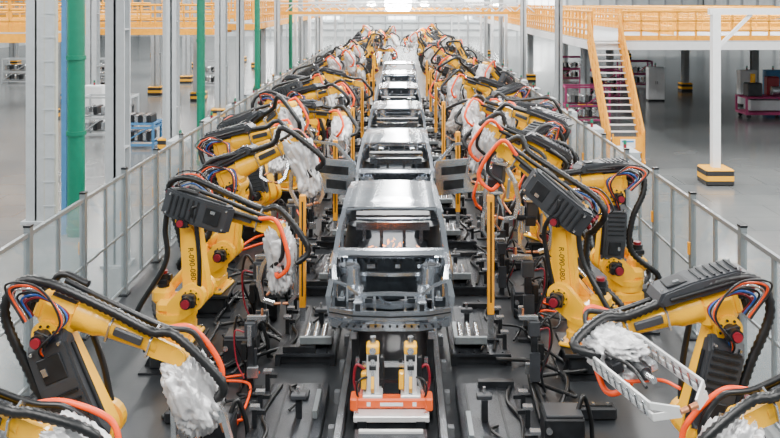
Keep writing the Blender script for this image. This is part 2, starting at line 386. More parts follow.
def robot(x,y,j1,a2,a3,j4,j5,side=1,covers=('fore',),gun='gun',cl=None,z=0,scale=1.08,detail=False,label=None,text=False,extra=True,cs=1.0,motors=True,var=0):
    lab=label or 'yellow six-axis welding robot with black hose pack beside car line'
    o=thing('welding_robot',lab,'robot',(x,y,z),0,scale=scale,group='welding robots along the line')
    T2,T3,T4,T5=frames(a2,a3,j4,j5); B=Tr((0,0,.36)); J=B@Rz(j1)
    cam_s=-1 if x<0 else 1
    obj('pedestal',ME['ped'],o,Matrix()); obj('base',ME['base'],o,J); obj('turret',ME['turret'],o,J)
    la=obj('lower_arm',ME['larm'],o,J@T2)
    obj('elbow_housing',ME['elbow'],o,J@T3); obj('forearm',ME['fore'],o,J@T3); obj('wrist',ME['wrist'],o,J@T4)
    ml='dark servo motor with red cap'
    obj('servo_motor',ME['m1'],o,J@Tr((.31,.27*cam_s,.67))@Rx(-90*cam_s),label=ml)
    obj('servo_motor',ME['m1'],o,J@Tr((-.2,0,.7)),label=ml)
    obj('servo_motor',ME['m1'],o,J@T3@Tr((0,.21*cam_s,0))@Rx(-90*cam_s)@Sc(.8),label=ml)
    if motors:
        for yy,zz in((-.09,.27),(.09,.27),(0,.12)): obj('servo_motor',ME['m3'],o,J@T3@Tr((-.2,yy,zz))@Ry(-90),label=ml)
    p0=Vector((-.28,-.2*cam_s,.52)); p1=T2@Vector((0,-.16*cam_s,.45)); d=p1-p0
    q=d.to_track_quat('X','Z').to_matrix().to_4x4()
    obj('counterbalance',ME['bal'],o,J@Tr(p0)@q)
    cl_='dark grey ribbed plastic cover'
    if 'fore' in covers: obj('equipment_cover',ME['cover'],o,J@T3@Tr((.12,0,.38))@Sc(cs),label=cl_)
    if 'low' in covers: obj('equipment_cover',ME['cover'],o,J@T2@Tr((-.16,0,.6))@Ry(-90)@Sc(cs),label=cl_)
    if 'side' in covers: obj('equipment_cover',ME['cover'],o,J@T2@Tr((0,.13*cam_s,.5))@Rx(-90*cam_s)@Rz(90)@Sc(cs),label=cl_)
    if 'fside' in covers: obj('equipment_cover',ME['cover'],o,J@T3@Tr((.15,.17*cam_s,.2))@Rx(-90*cam_s)@Sc(cs),label=cl_)
    if gun: obj('weld_gun',ME[gun],o,J@T5)
    if cl: obj('cloth_cover',ME[cl],o,J@T5@Tr((.2,0,0)),label='wrinkled silver-grey protective cloth')
    h=hoses(a2,a3,j4,j5,side,detail,var)
    obj('cable_hose',h[0],o,J); obj('weld_cable',h[1],o,J,label='orange weld cable')
    if extra: obj('signal_cables',h[2],o,J,label='red, blue and black thin cable loops')
    if text: obj('lettering',ME['text'],la,Tr((0,.118*cam_s,.36))@Rx(-90*cam_s)@Rz(90*cam_s if cam_s<0 else 90))
    return o
# near robots
robot(-3.4,8.7,-4,-24,20,0,50,-1,('side',),'gun','cloth2',detail=True,cs=1.25,scale=1.06,label='yellow welding robot with grey arm cover and orange cable')
robot(3.6,8.8,183,-14,15,90,100,1,('fore','side'),'longgun','cloth2',detail=True,cs=1.1,scale=1.04,label='yellow welding robot with long aluminium weld gun')
robot(-3.95,7.3,-8,-34,14,0,18,-1,('fore',),'gun','cloth3',detail=True,scale=1.0,label='yellow welding robot with silver weld gun wrapped in cloth')
robot(4.3,7.6,190,-26,18,0,40,1,('side',),'gun','cloth1',detail=True,cs=1.1,scale=1.0,label='yellow welding robot with dark hoses and cloth-wrapped gun')
robot(-3.35,12.7,-6,-6,16,0,70,1,('fside',),'gun','cloth1',detail=True,text=True,cs=1.1,label='yellow welding robot with black lettering on lower arm')
robot(-3.35,14.9,-8,8,-26,0,100,-1,('fore',),'gun','cloth3',detail=True,var=1,label='yellow welding robot with raised forearm and cloth-wrapped gun')
robot(2.95,12.5,150,2,-34,0,118,-1,('fside',),'gun',None,detail=True,text=True,cs=1.15,label='yellow welding robot with grey covers beside silver car body')
robot(4.0,14.2,188,-4,2,0,85,1,('fore','side'),'gun',None,detail=True,label='yellow welding robot with horizontal forearm near fence')
robot(3.3,16.0,168,2,-26,0,104,-1,('fore',),'gun','cloth3',detail=True,var=1,label='yellow welding robot with raised forearm and cloth-wrapped gun')
POS=[(-10,-25,0,100),(5,-5,0,95),(-25,12,0,60),(-14,-30,0,110),(0,-38,0,125),(-5,18,0,70),(-18,-10,0,95),(12,-50,0,130)]
y=17.6; i=0
rr=random.Random(11)
while y<72:
    for sx in(-1,1):
        p=POS[(i*3+(5 if sx>0 else 0)+i//4)%8]
        p=(p[0]+rr.choice((-8,-3,0,5)),p[1]+rr.choice((-12,-4,6,10)),rr.choice((0,0,20,-25)),p[3]+rr.choice((-15,0,12)))
        near=(i+(sx>0))%2
        xx=sx*((3.15 if near else 3.95)+.15*math.sin(i*2.3+sx))
        if y>48: xx=sx*((2.3 if near else 3.5)+.3*math.sin(i*2.3+sx))
        j1=(0 if sx<0 else 180)+rr.choice((-34,-24,-12,-4,8,16,28,36))
        c=['cloth1',None,'cloth2','cloth3',None][(i*2+(sx>0)+i//3)%5]
        cv=[('fore',),('fore','low'),('fside',),('fore','side')][(i*3+(sx>0))%4]
        robot(xx,y+.5*(sx>0),j1,*p,side=1 if (i//2+(sx>0))%2 else -1,covers=cv,gun='gun',cl=c,extra=y<30,motors=y<38,cs=1.15,var=(i+(sx>0))%3,
              label='yellow welding robot with silver-grey cloth on gun beside car line' if c else None)
    y+=1.75 if y<40 else 2.2; i+=1

# ---------------------------------------------------------------- car bodies
def xs(z):
    pr=[(.1,.83),(.3,.88),(.55,.90),(.72,.90),(.82,.885),(.87,.83)]
    for (z0,x0),(z1,x1) in zip(pr,pr[1:]):
        if z<=z1: return x0+(x1-x0)*max(0,(z-z0)/(z1-z0))
    return .83
def panel(b,sx,y0,y1,arch=None,zt=.86,zb=.12,taper=None,k='galv',n=18):
    P=[]
    for i in range(n+1):
        y=y0+(y1-y0)*i/n; zl=zb
        if arch:
            cy,rr=arch; dy=abs(y-cy)
            if dy<rr: zl=max(zb,.18+math.sqrt(rr*rr-dy*dy))
        row=[]
        for j in range(9):
            z=zl+(zt-zl)*j/8; x=xs(z)
            if taper: x-=taper(y)
            row.append((sx*x,y,z))
        row.append((sx*(xs(zt)-.06-(taper(y) if taper else 0)),y,zt+.01))
        P.append(row)
    b.grid(P,k)
def f_side(sx):
    def g(b):
        b.sweep([(sx*.83,.92,.80),(sx*.80,1.2,1.04),(sx*.735,1.55,1.30)],.07,.06,'galv')
        b.sweep([(sx*.735,1.55,1.30),(sx*.73,2.1,1.34),(sx*.72,2.7,1.345),(sx*.70,3.4,1.28)],.08,.06,'galv')
        b.sweep([(sx*.73,2.3,1.31),(sx*.82,2.25,.82),(sx*.84,2.25,.1)],.05,.12,'galv',up=(0,1,0))
        b.sweep([(sx*.70,3.38,1.28),(sx*.75,3.65,1.05),(sx*.80,3.98,.84)],.08,.08,'galv')
        b.sweep([(sx*.72,3.0,1.31),(sx*.80,3.12,.86)],.05,.07,'galv',up=(0,1,0))
        b.sweep([(sx*.83,.95,.08),(sx*.83,3.1,.08)],.12,.17,'galv')
        b.sweep([(sx*.83,.98,.1),(sx*.83,.98,.82)],.05,.12,'galv',up=(0,1,0))
        b.sweep([(sx*.82,3.05,.86),(sx*.79,3.7,.88),(sx*.77,4.1,.85)],.14,.05,'galv')
        panel(b,sx,3.0,4.15,(3.5,.38),taper=lambda y:max(0,(y-3.6))*.14)
        for i in range(6): b.cyl((sx*.77,1.2+i*.3,.171),(sx*.77,1.2+i*.3,.175),.03,'dark',n=8)
    return g
def f_fender(sx):
    def g(b): panel(b,sx,.16,1.0,(.62,.36),zt=.82,taper=lambda y:max(0,(.4-y))*.10)
    return g
def f_door(sx):
    def g(b):
        b.box((sx*.86,1.6,.50),(.04,1.24,.76),'galv',.01)
        b.box((sx*.885,1.6,.66),(.02,.9,.18),'galv_shaded'); b.box((sx*.885,1.45,.34),(.02,.5,.2),'galv_shaded'); b.cyl((sx*.88,2.0,.36),(sx*.90,2.0,.36),.09,'galv_shaded',n=14)  # dark patches laid on the skin as painted shade of door recesses
        b.sweep([(sx*.84,1.04,.84),(sx*.80,1.5,1.22),(sx*.79,2.2,1.26),(sx*.83,2.2,.84)],.05,.06,'galv')
        b.sweep([(sx*.86,1.0,.86),(sx*.86,2.2,.86)],.09,.07,'galv')
        for yy in(1.03,2.19): b.sweep([(sx*.87,yy,.14),(sx*.86,yy,.84)],.06,.07,'galv',up=(0,1,0))
    return g
def f_rdoor(sx):
    def g(b):
        panel(b,sx,2.26,3.02,None,zb=.12,n=8)
        b.sweep([(sx*.80,2.3,.86),(sx*.72,2.3,1.3),(sx*.71,2.95,1.29),(sx*.80,3.0,.86)],.04,.045,'galv')
    return g
def f_roof(b):
    P=[]
    for i in range(25):
        y=1.55+i*(1.87/24); row=[]
        for j in range(17):
            u=-1+j/8; x=u*(.765-.03*i/24)
            z=1.325+.03*(1-u**4)+.02*math.sin(math.pi*i/24)
            if abs(abs(u)-.62)<.07: z-=.018
            if abs(i-4)<2 and abs(u)<.5: z-=.01
            row.append((x,y,z))
        P.append(row)
    b.grid(P,'galv')
    b.sweep([(-.74,1.56,1.305),(-.4,1.54,1.335),(.4,1.54,1.335),(.74,1.56,1.305)],.06,.035,'galv')
    b.sweep([(-.74,1.60,1.29),(-.4,1.58,1.31),(.4,1.58,1.31),(.74,1.60,1.29)],.05,.03,'galv_shaded')
    b.sweep([(-.69,3.42,1.27),(0,3.44,1.32),(.69,3.42,1.27)],.1,.04,'galv')
    for y in(2.1,2.7): b.sweep([(-.66,y,1.28),(0,y,1.32),(.66,y,1.28)],.08,.03,'galv_shaded')
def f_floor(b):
    b.box((0,2.55,.06),(1.6,3.1,.03),'galv_shaded'); b.box((0,2.0,.13),(.26,2.1,.14),'galv_shaded',.04)
    for y in(1.5,1.95,2.6): b.box((0,y,.12),(1.5,.1,.1),'galv_shaded',.02)
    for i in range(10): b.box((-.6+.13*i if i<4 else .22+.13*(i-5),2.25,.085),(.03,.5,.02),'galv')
    b.box((0,3.45,.3),(1.2,1.3,.04),'galv_shaded'); b.box((0,2.85,.2),(1.4,.05,.22),'galv_shaded')
    for s in(-1,1): b.cyl((s*.62,3.5,.1),(s*.62,3.5,.55),.28,'galv_shaded',r1=.2,n=20)
    b.box((0,3.3,.78),(1.3,.3,.03),'galv_shaded'); b.box((0,3.16,.6),(1.3,.04,.14),'galv')
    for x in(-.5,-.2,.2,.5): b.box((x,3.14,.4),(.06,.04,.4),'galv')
    for s in(-1,1): b.sweep([(s*.4,.98,.02),(s*.45,2.5,0.0),(s*.5,4.1,.1)],.1,.1,'galv_shaded')
def f_tail(b):
    b.box((0,4.15,.3),(1.4,.05,.28),'galv',.01); b.box((0,4.12,.46),(1.45,.1,.05),'galv',.01)
    for s in(-1,1): b.sweep([(s*.75,4.12,.3),(s*.76,4.08,.6),(s*.75,4.02,.86)],.12,.06,'galv',up=(0,1,0))
def f_bay(b):
    b.box((0,1.02,.45),(1.5,.04,.62),'galv_shaded')
    P=[]
    for i in range(5):
        t=i/4; P.append([( -.82+1.64*j/12, .86+.24*t-.05*(1-((j-6)/6)**2), .77+.07*t-(0.05 if i in(1,2) else 0)) for j in range(13)])
    b.grid(P,'galv',False)
    b.box((0,.93,.762),(1.3,.05,.03),'dark')
    for i in range(-6,7): b.box((i*.11,.84,.72),(.03,.03,.06),'galv_shaded')
    for x,w in((-.3,.2),(.1,.12),(.45,.16)): b.box((x,.98,.60),(w,.03,.12),'dark'); b.box((x,.97,.60),(w*.6,.03,.06),'galv')
    b.sweep([(-.7,.90,.52),(0,.88,.50),(.7,.90,.52)],.05,.05,'galv')
    for s in(-1,1):
        b.sweep([(s*.44,.05,.38),(s*.44,.5,.40),(s*.42,1.05,.28)],.10,.13,'galv')
        b.sweep([(s*.78,.16,.66),(s*.82,.45,.76),(s*.83,.98,.81)],.07,.05,'galv')
        b.cyl((s*.60,.64,.3),(s*.60,.64,.70),.20,'galv',r1=.15,n=20); b.cyl((s*.60,.64,.70),(s*.60,.64,.73),.135,'galv',n=20); b.cyl((s*.60,.64,.73),(s*.60,.64,.736),.065,'dark',n=16)
        for a in range(3): b.cyl((s*.60+.1*math.cos(a*2.1),.64+.1*math.sin(a*2.1),.73),(s*.60+.1*math.cos(a*2.1),.64+.1*math.sin(a*2.1),.736),.015,'dark',n=6)
        b.sweep([(s*.60,.78,.68),(s*.62,.95,.74)],.2,.03,'galv')
        b.sweep([(s*.74,.5,.62),(s*.80,.5,.74)],.1,.1,'galv_shaded')
        b.box((s*.72,.5,.5),(.02,.75,.2),'galv_shaded')
        b.box((s*.44,-.02,.37),(.13,.16,.17),'galv',.02); b.box((s*.44,-.105,.37),(.07,.01,.10),'dark')
        b.sweep([(s*.82,.14,.10),(s*.87,.14,.45),(s*.82,.16,.68)],.07,.06,'galv',up=(0,1,0))
        b.sweep([(s*.42,.10,.46),(s*.60,.16,.58),(s*.80,.16,.66)],.035,.04,'galv')
        b.sweep([(s*.44,.08,.30),(s*.62,.12,.22),(s*.84,.12,.18)],.05,.05,'galv')
        b.sweep([(s*.60,.14,.24),(s*.60,.16,.56)],.03,.04,'galv',up=(0,1,0))
        b.sweep([(s*.36,.1,.14),(s*.36,.1,.50)],.05,.05,'galv',up=(0,1,0))
        b.sweep([(s*.20,.08,.12),(s*.22,.08,.49)],.03,.03,'galv',up=(0,1,0))
        b.box((s*.70,.22,.34),(.16,.04,.14),'galv_shaded',.01); b.box((s*.53,.3,.48),(.05,.3,.03),'galv'); b.box((s*.3,.09,.4),(.1,.04,.06),'galv_shaded')
        b.box((s*.68,.06,.44),(.1,.05,.05),'galv',.005); b.box((s*.58,-.06,.20),(.12,.05,.06),'galv',.005)
    b.sweep([(-.42,.10,.48),(0,.06,.51),(.42,.10,.48)],.06,.04,'galv')
    b.sweep([(-.82,.12,.10),(-.4,.04,.06),(.4,.04,.06),(.82,.12,.10)],.09,.10,'galv')
    b.sweep([(-.84,.04,.27),(-.5,-.10,.27),(0,-.15,.27),(.5,-.10,.27),(.84,.04,.27)],.04,.12,'galv')
    b.sweep([(-.84,.03,.27),(-.5,-.112,.27),(0,-.162,.27),(.5,-.112,.27),(.84,.03,.27)],.04,.02,'dark')
    b.sweep([(-.4,.55,.2),(0,.52,.17),(.4,.55,.2)],.12,.07,'galv')
    b.box((0,.5,.10),(1.1,.8,.02),'galv_shaded')
    b.box((0,.8,.22),(.7,.2,.05),'galv_shaded'); b.sweep([(-.15,.1,.48),(-.1,.3,.3),(0,.5,.2)],.04,.04,'galv')
    for i in range(-7,8): b.cyl((i*.1,.0+abs(i)*.008,.08),(i*.1,-.02,.08),.018,'dark',n=6)
def f_dash(b):
    b.tube([(-.78,1.28,.72),(0,1.26,.74),(.78,1.28,.72)],.03,'galv',10)
    b.box((.35,1.3,.66),(.2,.12,.12),'dark'); b.box((0,1.24,.5),(.12,.08,.5),'galv_shaded'); b.box((-.35,1.25,.62),(.5,.04,.05),'dark')
    b.sweep([(.5,1.1,.72),(.5,1.28,.7)],.04,.04,'galv_shaded'); b.sweep([(-.5,1.1,.72),(-.5,1.28,.7)],.04,.04,'galv_shaded')
CM={}
for sx in(-1,1):
    CM['side',sx]=rm('body_side_frame',f_side(sx)); CM['fender',sx]=rm('fender',f_fender(sx)); CM['door',sx]=rm('front_door',f_door(sx)); CM['rdoor',sx]=rm('rear_door',f_rdoor(sx))
for k,nm,f in(('roof','roof_panel',f_roof),('floor','floor_pan',f_floor),('tail','tail_panel',f_tail),('bay','engine_bay_frame',f_bay),('dash','dashboard_beam',f_dash)): CM[k]=rm(nm,f)
CY=[11.35+5.9*i for i in range(6)]
for i,y in enumerate(CY):
    lab=['unpainted silver steel car body shell without doors on orange lift','unpainted silver steel car body shell with front doors swung open'][i] if i<2 else 'unpainted silver steel car body shell on conveyor line'
    o=thing('car_body_shell',lab,'car body',(-.03,y,1.02),group='car body shells on the line')
    for k,nm in(('roof','roof_panel'),('floor','floor_pan'),('tail','tail_panel'),('bay','engine_bay_frame'),('dash','dashboard_beam')): obj(nm,CM[k],o,Matrix())
    for sx in(-1,1):
        obj('body_side_frame',CM['side',sx],o,Matrix()); obj('fender',CM['fender',sx],o,Matrix())
        if i==1:
            obj('front_door',CM['door',sx],o,Tr((sx*.90,1.0,0.12))@Rz(-sx*66)@Tr((-sx*.87,-1.0,0)),label='front door swung open')
        if i>2: obj('rear_door',CM['rdoor',sx],o,Matrix())

# ---------------------------------------------------------------- lift stands below cars
def f_pillar(b):
    b.box((0,0,.66),(.16,.16,.62),'lalu',.02); b.box((0,0,.98),(.17,.18,.13),'yellow',.02); b.cyl((0,0,1.03),(0,0,1.13),.04,'steel',n=10)
    b.box((0,-.09,.62),(.05,.04,.5),'steel'); b.box((.12,.02,.72),(.06,.1,.3),'dark',.01); b.box((0,-.09,.88),(.12,.03,.08),'dark',.005)
    b.box((-.12,0,.56),(.07,.12,.22),'yellow',.01); b.box((0,-.10,.76),(.09,.05,.05),'dark')
    b.box((0,0,.38),(.26,.28,.06),'lalu',.01); b.cyl((0,-.08,.98),(0,-.11,.98),.045,'steel',n=12)
    b.sweep([(.0,-.06,.40),(0,-.16,.52),(0,-.08,.66)],.04,.04,'yellow',up=(1,0,0))
def f_bar(b):
    b.box((0,-.08,.31),(1.04,.16,.13),'bar',.02)
    for s in(-1,1): b.box((s*.49,-.08,.31),(.1,.24,.17),'bar',.02); b.box((s*.3,-.165,.31),(.05,.01,.05),'white')
    b.box((0,-.165,.31),(.3,.02,.04),'white')
def f_sbase(b):
    b.box((0,-.02,.19),(.98,.62,.08),'lalu',.01); b.box((0,0,.08),(.86,.6,.15),'dark',.01)
    for s in(-1,1):
        b.box((s*.38,-.34,.12),(.12,.02,.1),'dark'); b.cyl((s*.45,-.25,.23),(s*.45,-.25,.25),.025,'steel',n=8)
        b.tube(catmull([(s*.42,.1,.2),(s*.5,.05,.5),(s*.47,0,.75),(s*.36,0,.7)]),.02,'red',6)
        b.tube(catmull([(s*.38,-.1,.2),(s*.46,-.1,.45),(s*.42,-.1,.6),(s*.3,-.05,.62)]),.015,'black',6)
        b.box((s*.46,.12,.5),(.05,.05,.6),'steel'); b.box((s*.44,.06,.62),(.1,.08,.2),'dark',.01); b.box((s*.12,.1,.5),(.04,.04,.6),'dark')
        b.sweep([(s*.46,.0,.25),(s*.34,.0,.6)],.04,.04,'steel',up=(0,1,0))
    b.box((0,.1,.72),(.8,.06,.06),'steel'); b.box((0,.1,.5),(.5,.04,.05),'dark')
pl,br_,sb=rm('support_pillar',f_pillar),rm('crossbar',f_bar),rm('stand_base',f_sbase)
for y in CY:
    for k,dy in enumerate((-.45 if y<12 else -.3,3.2)):
        o=thing('lift_stand','orange and white lift stand with yellow locator pillars under car','lift',(0,y+dy,0.01),group='lift stands under the cars')
        for s in(-1,1): obj('support_pillar',pl,o,Tr((s*.25,0,0 if k==0 and y<12 else -.14)),label='white pillar with yellow locator head')
        obj('crossbar',br_,o,Matrix(),label='orange steel crossbar'); obj('stand_base',sb,o,Matrix())
def f_skid(b):
    for s in(-1,1): b.box((s*.55,2.1,.88),(.1,4.2,.12),'steel',.01)
    for y in(.3,1.3,2.4,3.9): b.box((0,y,.88),(1.1,.08,.08),'dark')
    for s in(-1,1):
        for y in(.5,2.6,3.9): b.box((s*.55,y,.5),(.1,.1,.85),'dark')
sk=rm('skid',f_skid)
for y in CY: thing('car_skid','steel carrier skid frame carrying a car body','skid',(0,y+.2,0.01),me=sk,group='carrier skids')
for sx in(-1,1):
    b=MB(); b.box((sx*.66,28,.12),(.12,38,.22),'dark',.0); b.box((sx*.66,28,.24),(.08,38,.02),'steel')
    for i in range(38): b.box((sx*.76,9.5+i*.95,.1),(.08,.1,.16),'steel')
    thing('conveyor_rail','long dark steel conveyor rail with polished top','conveyor',me=b.mesh('conveyor_rail'))
b=MB(); b.box((0,9.2,.12),(.9,2.2,.2),'plate')
for i in range(9): b.box((0,8.3+i*.24,.235),(.8,.06,.03),'lalu')
thing('transfer_table','ribbed steel transfer table between conveyor rails','conveyor table',me=b.mesh('transfer_table'))
def f_plat(b):
    b.box((0,0,.16),(.9,2.0,.04),'plate')
    for s in(-1,1): b.box((s*.42,0,.08),(.08,2.0,.16),'dark')
    for y in(-.9,-.3,.3,.9): b.box((0,y,.08),(.8,.08,.14),'dark')
    for i in range(4): b.box((-.33+i*.22,0,.185),(.03,1.9,.015),'dark')
    b.box((.1,.6,.21),(.24,.2,.06),'dark',.01); b.box((-.1,-.9,.22),(.5,.1,.1),'dark'); b.box((.36,.3,.24),(.06,.6,.1),'alu')
    b.tube(catmull([(-.3,-.9,.2),(-.2,-.4,.22),(-.32,.1,.2),(-.2,.9,.2)]),.025,'black',6); b.tube(catmull([(.0,.2,.2),(.1,.4,.25),(-.05,.7,.25),(.0,.9,.2)]),.02,'black',6)
    for yy in(-.2,.2,.8): b.box((-.38,yy,.3),(.06,.06,.26),'dark'); b.box((-.38,yy,.44),(.12,.09,.04),'steel'); b.box((-.30,yy,.38),(.1,.05,.05),'dark')
    b.box((.15,.05,.32),(.08,.08,.28),'dark'); b.box((.15,.0,.48),(.2,.1,.06),'cover',.01); b.cyl((.15,0,.5),(.15,0,.6),.02,'steel',n=8)
pm=rm('platform',f_plat)
for i in range(12):
    for sx in(-1,1):
        thing('steel_platform','dark steel plate platform with brackets beside conveyor','platform',(sx*1.35,10.6+i*2.95,0.012),R(180) if sx>0 else 0,me=pm,group='steel platforms beside conveyor')
def f_xb(b):
    b.box((0,0,.09),(1.0,.2,.16),'dark',.02); b.box((0,0,.175),(.9,.08,.02),'dark')
    for i in range(5): b.cyl((-.4+i*.2,0,.17),(-.4+i*.2,0,.2),.02,'steel',n=6)
xm=rm('machine_beam',f_xb)
for x,y in((2.5,11.0),(-2.5,10.9),(2.5,17.1),(-2.5,16.9)):
    thing('machine_beam','dark steel machine base beam bolted to cell floor','beam',(x,y,0.012),me=xm,group='machine base beams')
def f_cyls(b):
    for i in range(3): b.cyl((-.15+i*.13,-.3,.16),(-.15+i*.13,.2,.19),.045,'steel',n=12); b.cyl((-.15+i*.13,.2,.19),(-.15+i*.13,.32,.195),.02,'dark',n=8)
    b.box((0,0,.08),(.5,.5,.05),'dark'); b.box((0,0,.03),(.3,.3,.06),'dark'); b.box((0,-.32,.16),(.5,.05,.12),'alu',.01)
cm=rm('cylinder_pack',f_cyls)
for i in range(9):
    for sx in(-1,1):
        thing('cylinder_pack','row of bright pneumatic cylinders on dark bracket','pneumatic cylinders',(sx*1.2,13.0+i*2.95,0.195),me=cm,group='pneumatic cylinder packs')
def f_fx(b):
    b.box((0,0,.03),(.36,.36,.06),'dark',.01); b.box((0,0,.55),(.11,.11,1.05),'dark',.01); b.box((0,-.02,1.15),(.2,.18,.28),'cover',.02)
    b.box((.1,0,1.34),(.34,.08,.08),'steel',.01); b.cyl((0,-.14,.9),(0,-.14,1.25),.04,'steel',n=10); b.box((-.12,0,.75),(.1,.14,.3),'black',.01)
    b.box((0,.1,.5),(.18,.06,.5),'cover'); b.cyl((.2,0,1.38),(.2,0,1.5),.02,'copper',n=8); b.box((.05,-.08,.4),(.2,.08,.2),'steel',.01)
    b.tube(catmull([(-.1,.05,1.2),(-.25,.05,1.35),(-.3,.05,.9),(-.12,.1,.4),(-.18,.1,.05)]),.022,'black',6)
    b.tube(catmull([(-.1,-.05,1.1),(-.28,-.05,1.1),(-.25,-.05,.6),(-.1,-.1,.3)]),.014,'red',6)
fm=rm('clamp_stand',f_fx)
for i in range(19):
    for sx in(-1,1):
        thing('clamp_stand','dark clamp post with steel jaw and looping cables','clamp fixture',(sx*(2.02+.2*(i%2)),11.7+i*1.9,0.012),R(180) if sx>0 else 0,me=fm,group='clamp fixture stands',scale=.8+.2*(i%2))
def f_post(b):
    b.box((0,0,.02),(.24,.24,.04),'dark'); b.box((0,0,.25),(.09,.09,.5),'steel'); b.box((0,0,1.35),(.105,.10,1.9),'rail',.01); b.box((0,-.055,1.4),(.025,.01,1.6),'dark')
sm=rm('sensor_post',f_post)
for x,y in((1.55,13.1),(-1.55,13.9),(1.45,19.45),(-1.45,19.4),(1.4,25.3),(-1.4,25.3),(1.4,31.2),(-1.4,31.2),(1.4,37.1),(-1.4,37.1),(1.4,43),(-1.4,43)):
    thing('sensor_post','slim yellow light-curtain post beside car line','sensor post',(x,y,0.2 if x>0 else .012),me=sm,group='yellow light-curtain posts')
def f_cb(b):
    b.box((0,0,.22),(.5,.4,.42),'dark',.02); b.box((0,-.01,.45),(.46,.34,.04),'cover',.01)
    b.cyl((-.2,-.21,.3),(-.2,-.24,.3),.04,'steel',n=10); b.tube(catmull([(.2,0,.45),(.28,.05,.6),(.38,.1,.3),(.4,.1,.03)]),.03,'black',8)
bm=rm('junction_box',f_cb)
for x,y in((2.15,10.3),(-2.2,10.2),(-2.35,12.7),(2.35,14.6),(-2.3,14.5)):
    thing('junction_box','black cable junction box on cell floor','junction box',(x,y,0.012),me=bm,group='junction boxes')
for i in range(34):
    b=MB(); x=random.choice((-1,1))*random.uniform(1.9,3.2); y=random.uniform(10.0,20)
    P=[(x+random.uniform(-.6,.6),y+random.uniform(-.6,.6)+k*.3,.05+.14*(k%2)) for k in range(6)]
    b.tube(catmull(P),random.choice((.02,.03,.035)),'black' if i%11 else 'orange',6); thing('floor_cable','thin cable snaking over cell floor','cable',me=b.mesh('floor_cable'))

# ---------------------------------------------------------------- safety fences
def f_frame(b):
    b.box((0,0,1.2),(.09,.11,2.4),'alu'); b.box((0,0,.02),(.18,.22,.04),'dark'); b.box((0,0,2.42),(.1,.12,.03),'dark')
    b.box((0,1.0,2.3),(.055,1.92,.06),'alu'); b.box((0,1.0,.15),(.04,1.92,.05),'alu')
    b.box((0,1.0,1.22),(.05,.07,2.15),'alu'); b.box((0,1.0,1.2),(.035,1.92,.04),'alu')
    b.box((-.06,0,1.5),(.03,.06,.2),'rail')
def f_pane(b):
    for y in(.51,1.49): b.box((0,y,.68),(.008,.92,.96),'pane'); b.box((0,y,1.74),(.008,.92,1.02),'pane')
fr=rm('frame',f_frame); fp=rm('clear_pane',f_pane)
for x in(-5.15,4.95):
    for i in range(27):
        o=thing('safety_fence_panel','aluminium-framed clear safety fence panel around robot cell','fence',(x,7.6+2*i,0.0),group='safety fence panels')
        obj('frame',fr,o,Matrix()); obj('clear_pane',fp,o,Matrix())

# ---------------------------------------------------------------- columns
def column(x,y,h=8,w=.4,guard=True,k='column',name='steel_column',label='light grey steel column with yellow and black guard'):
    o=thing(name,label if guard else 'plain light grey steel column','column',(x,y,0),group='hall columns')
    b=MB()
    b.box((0,-w/2+.02,h/2),(w,.04,h),k); b.box((0,w/2-.02,h/2),(w,.04,h),k); b.box((0,0,h/2),(.05,w,h),k); b.box((0,0,.03),(w*1.4,w*1.4,.06),k)
    for z in(2.5,5): b.box((0,0,z),(w*.95,w*.9,.03),k)
    obj('shaft',b.mesh('shaft'),o,Matrix())
    if guard:
        b=MB(); g=w+.3; b.box((0,0,.26),(g,g,.52),'guard',.03); obj('base_guard',b.mesh('base_guard'),o,Matrix(),label='yellow and black striped guard')
column(-9.1,20.9,w=.5,guard=False); column(-5.9,17.4,w=.4,guard=False)
for x,y in((-8.5,30.6),(-8.5,39),(-8.5,50),(-8.5,57),(-8.5,72),(-8.5,85),(-14.6,39),(-14.6,49),(-14.6,56),(-14.6,75),(-24,46),(-24,64),(-24,80),(-19,33),(-20,52),(-29,52),(-12,68),(-17,68),(-33,70),(-16.5,38.5),(-11.3,46),(-28,64),(-18.5,46)): column(x,y,w=.5)
for x,y in((17.7,51),(13,51),(9.7,43),(17.4,34.5),(22,51),(13,65),(17.7,65),(9,57),(9,72),(9,85),(22,80),(25,40)): column(x,y,w=.4,h=3.75 if 31<y<84 else 8)
for y in(24,34,44,54,64): 
    for x in(-6.6,6.6):
        if not(x>0 and y<30): column(x,y,w=.28,guard=False)
def gpipe(x,y,r,h=8):
    b=MB(); b.cyl((0,0,0),(0,0,h),r,'green',n=20)
    for z in(.1,2.4,4.2): b.cyl((0,0,z),(0,0,z+.1),r*1.15,'green',n=20)
    thing('green_pipe','vertical green-painted utility pipe beside safety fence','pipe',(x,y,0),me=b.mesh('green_pipe'),group='green pipes')
gpipe(-7.66,19.6,.2); gpipe(-6.75,28,.14); gpipe(-6.6,38,.13); gpipe(-6.7,50,.12)
b=MB(); b.box((0,0,4),(.3,.14,8),'beige'); b.box((0,-.08,4),(.22,.03,8),'column')
for z in range(12): b.box((0,-.1,.5+z*.6),(.3,.02,.03),'column')
thing('cable_duct','tall beige vertical cable duct beside grey column','cable duct',(-8.65,20.5,0),me=b.mesh('cable_duct'))
b=MB(); b.box((0,0,4),(.12,.1,8),'bluepanel'); thing('blue_conduit','thin blue vertical conduit next to green pipes','conduit',(-7.98,19.7,0),me=b.mesh('blue_conduit'))

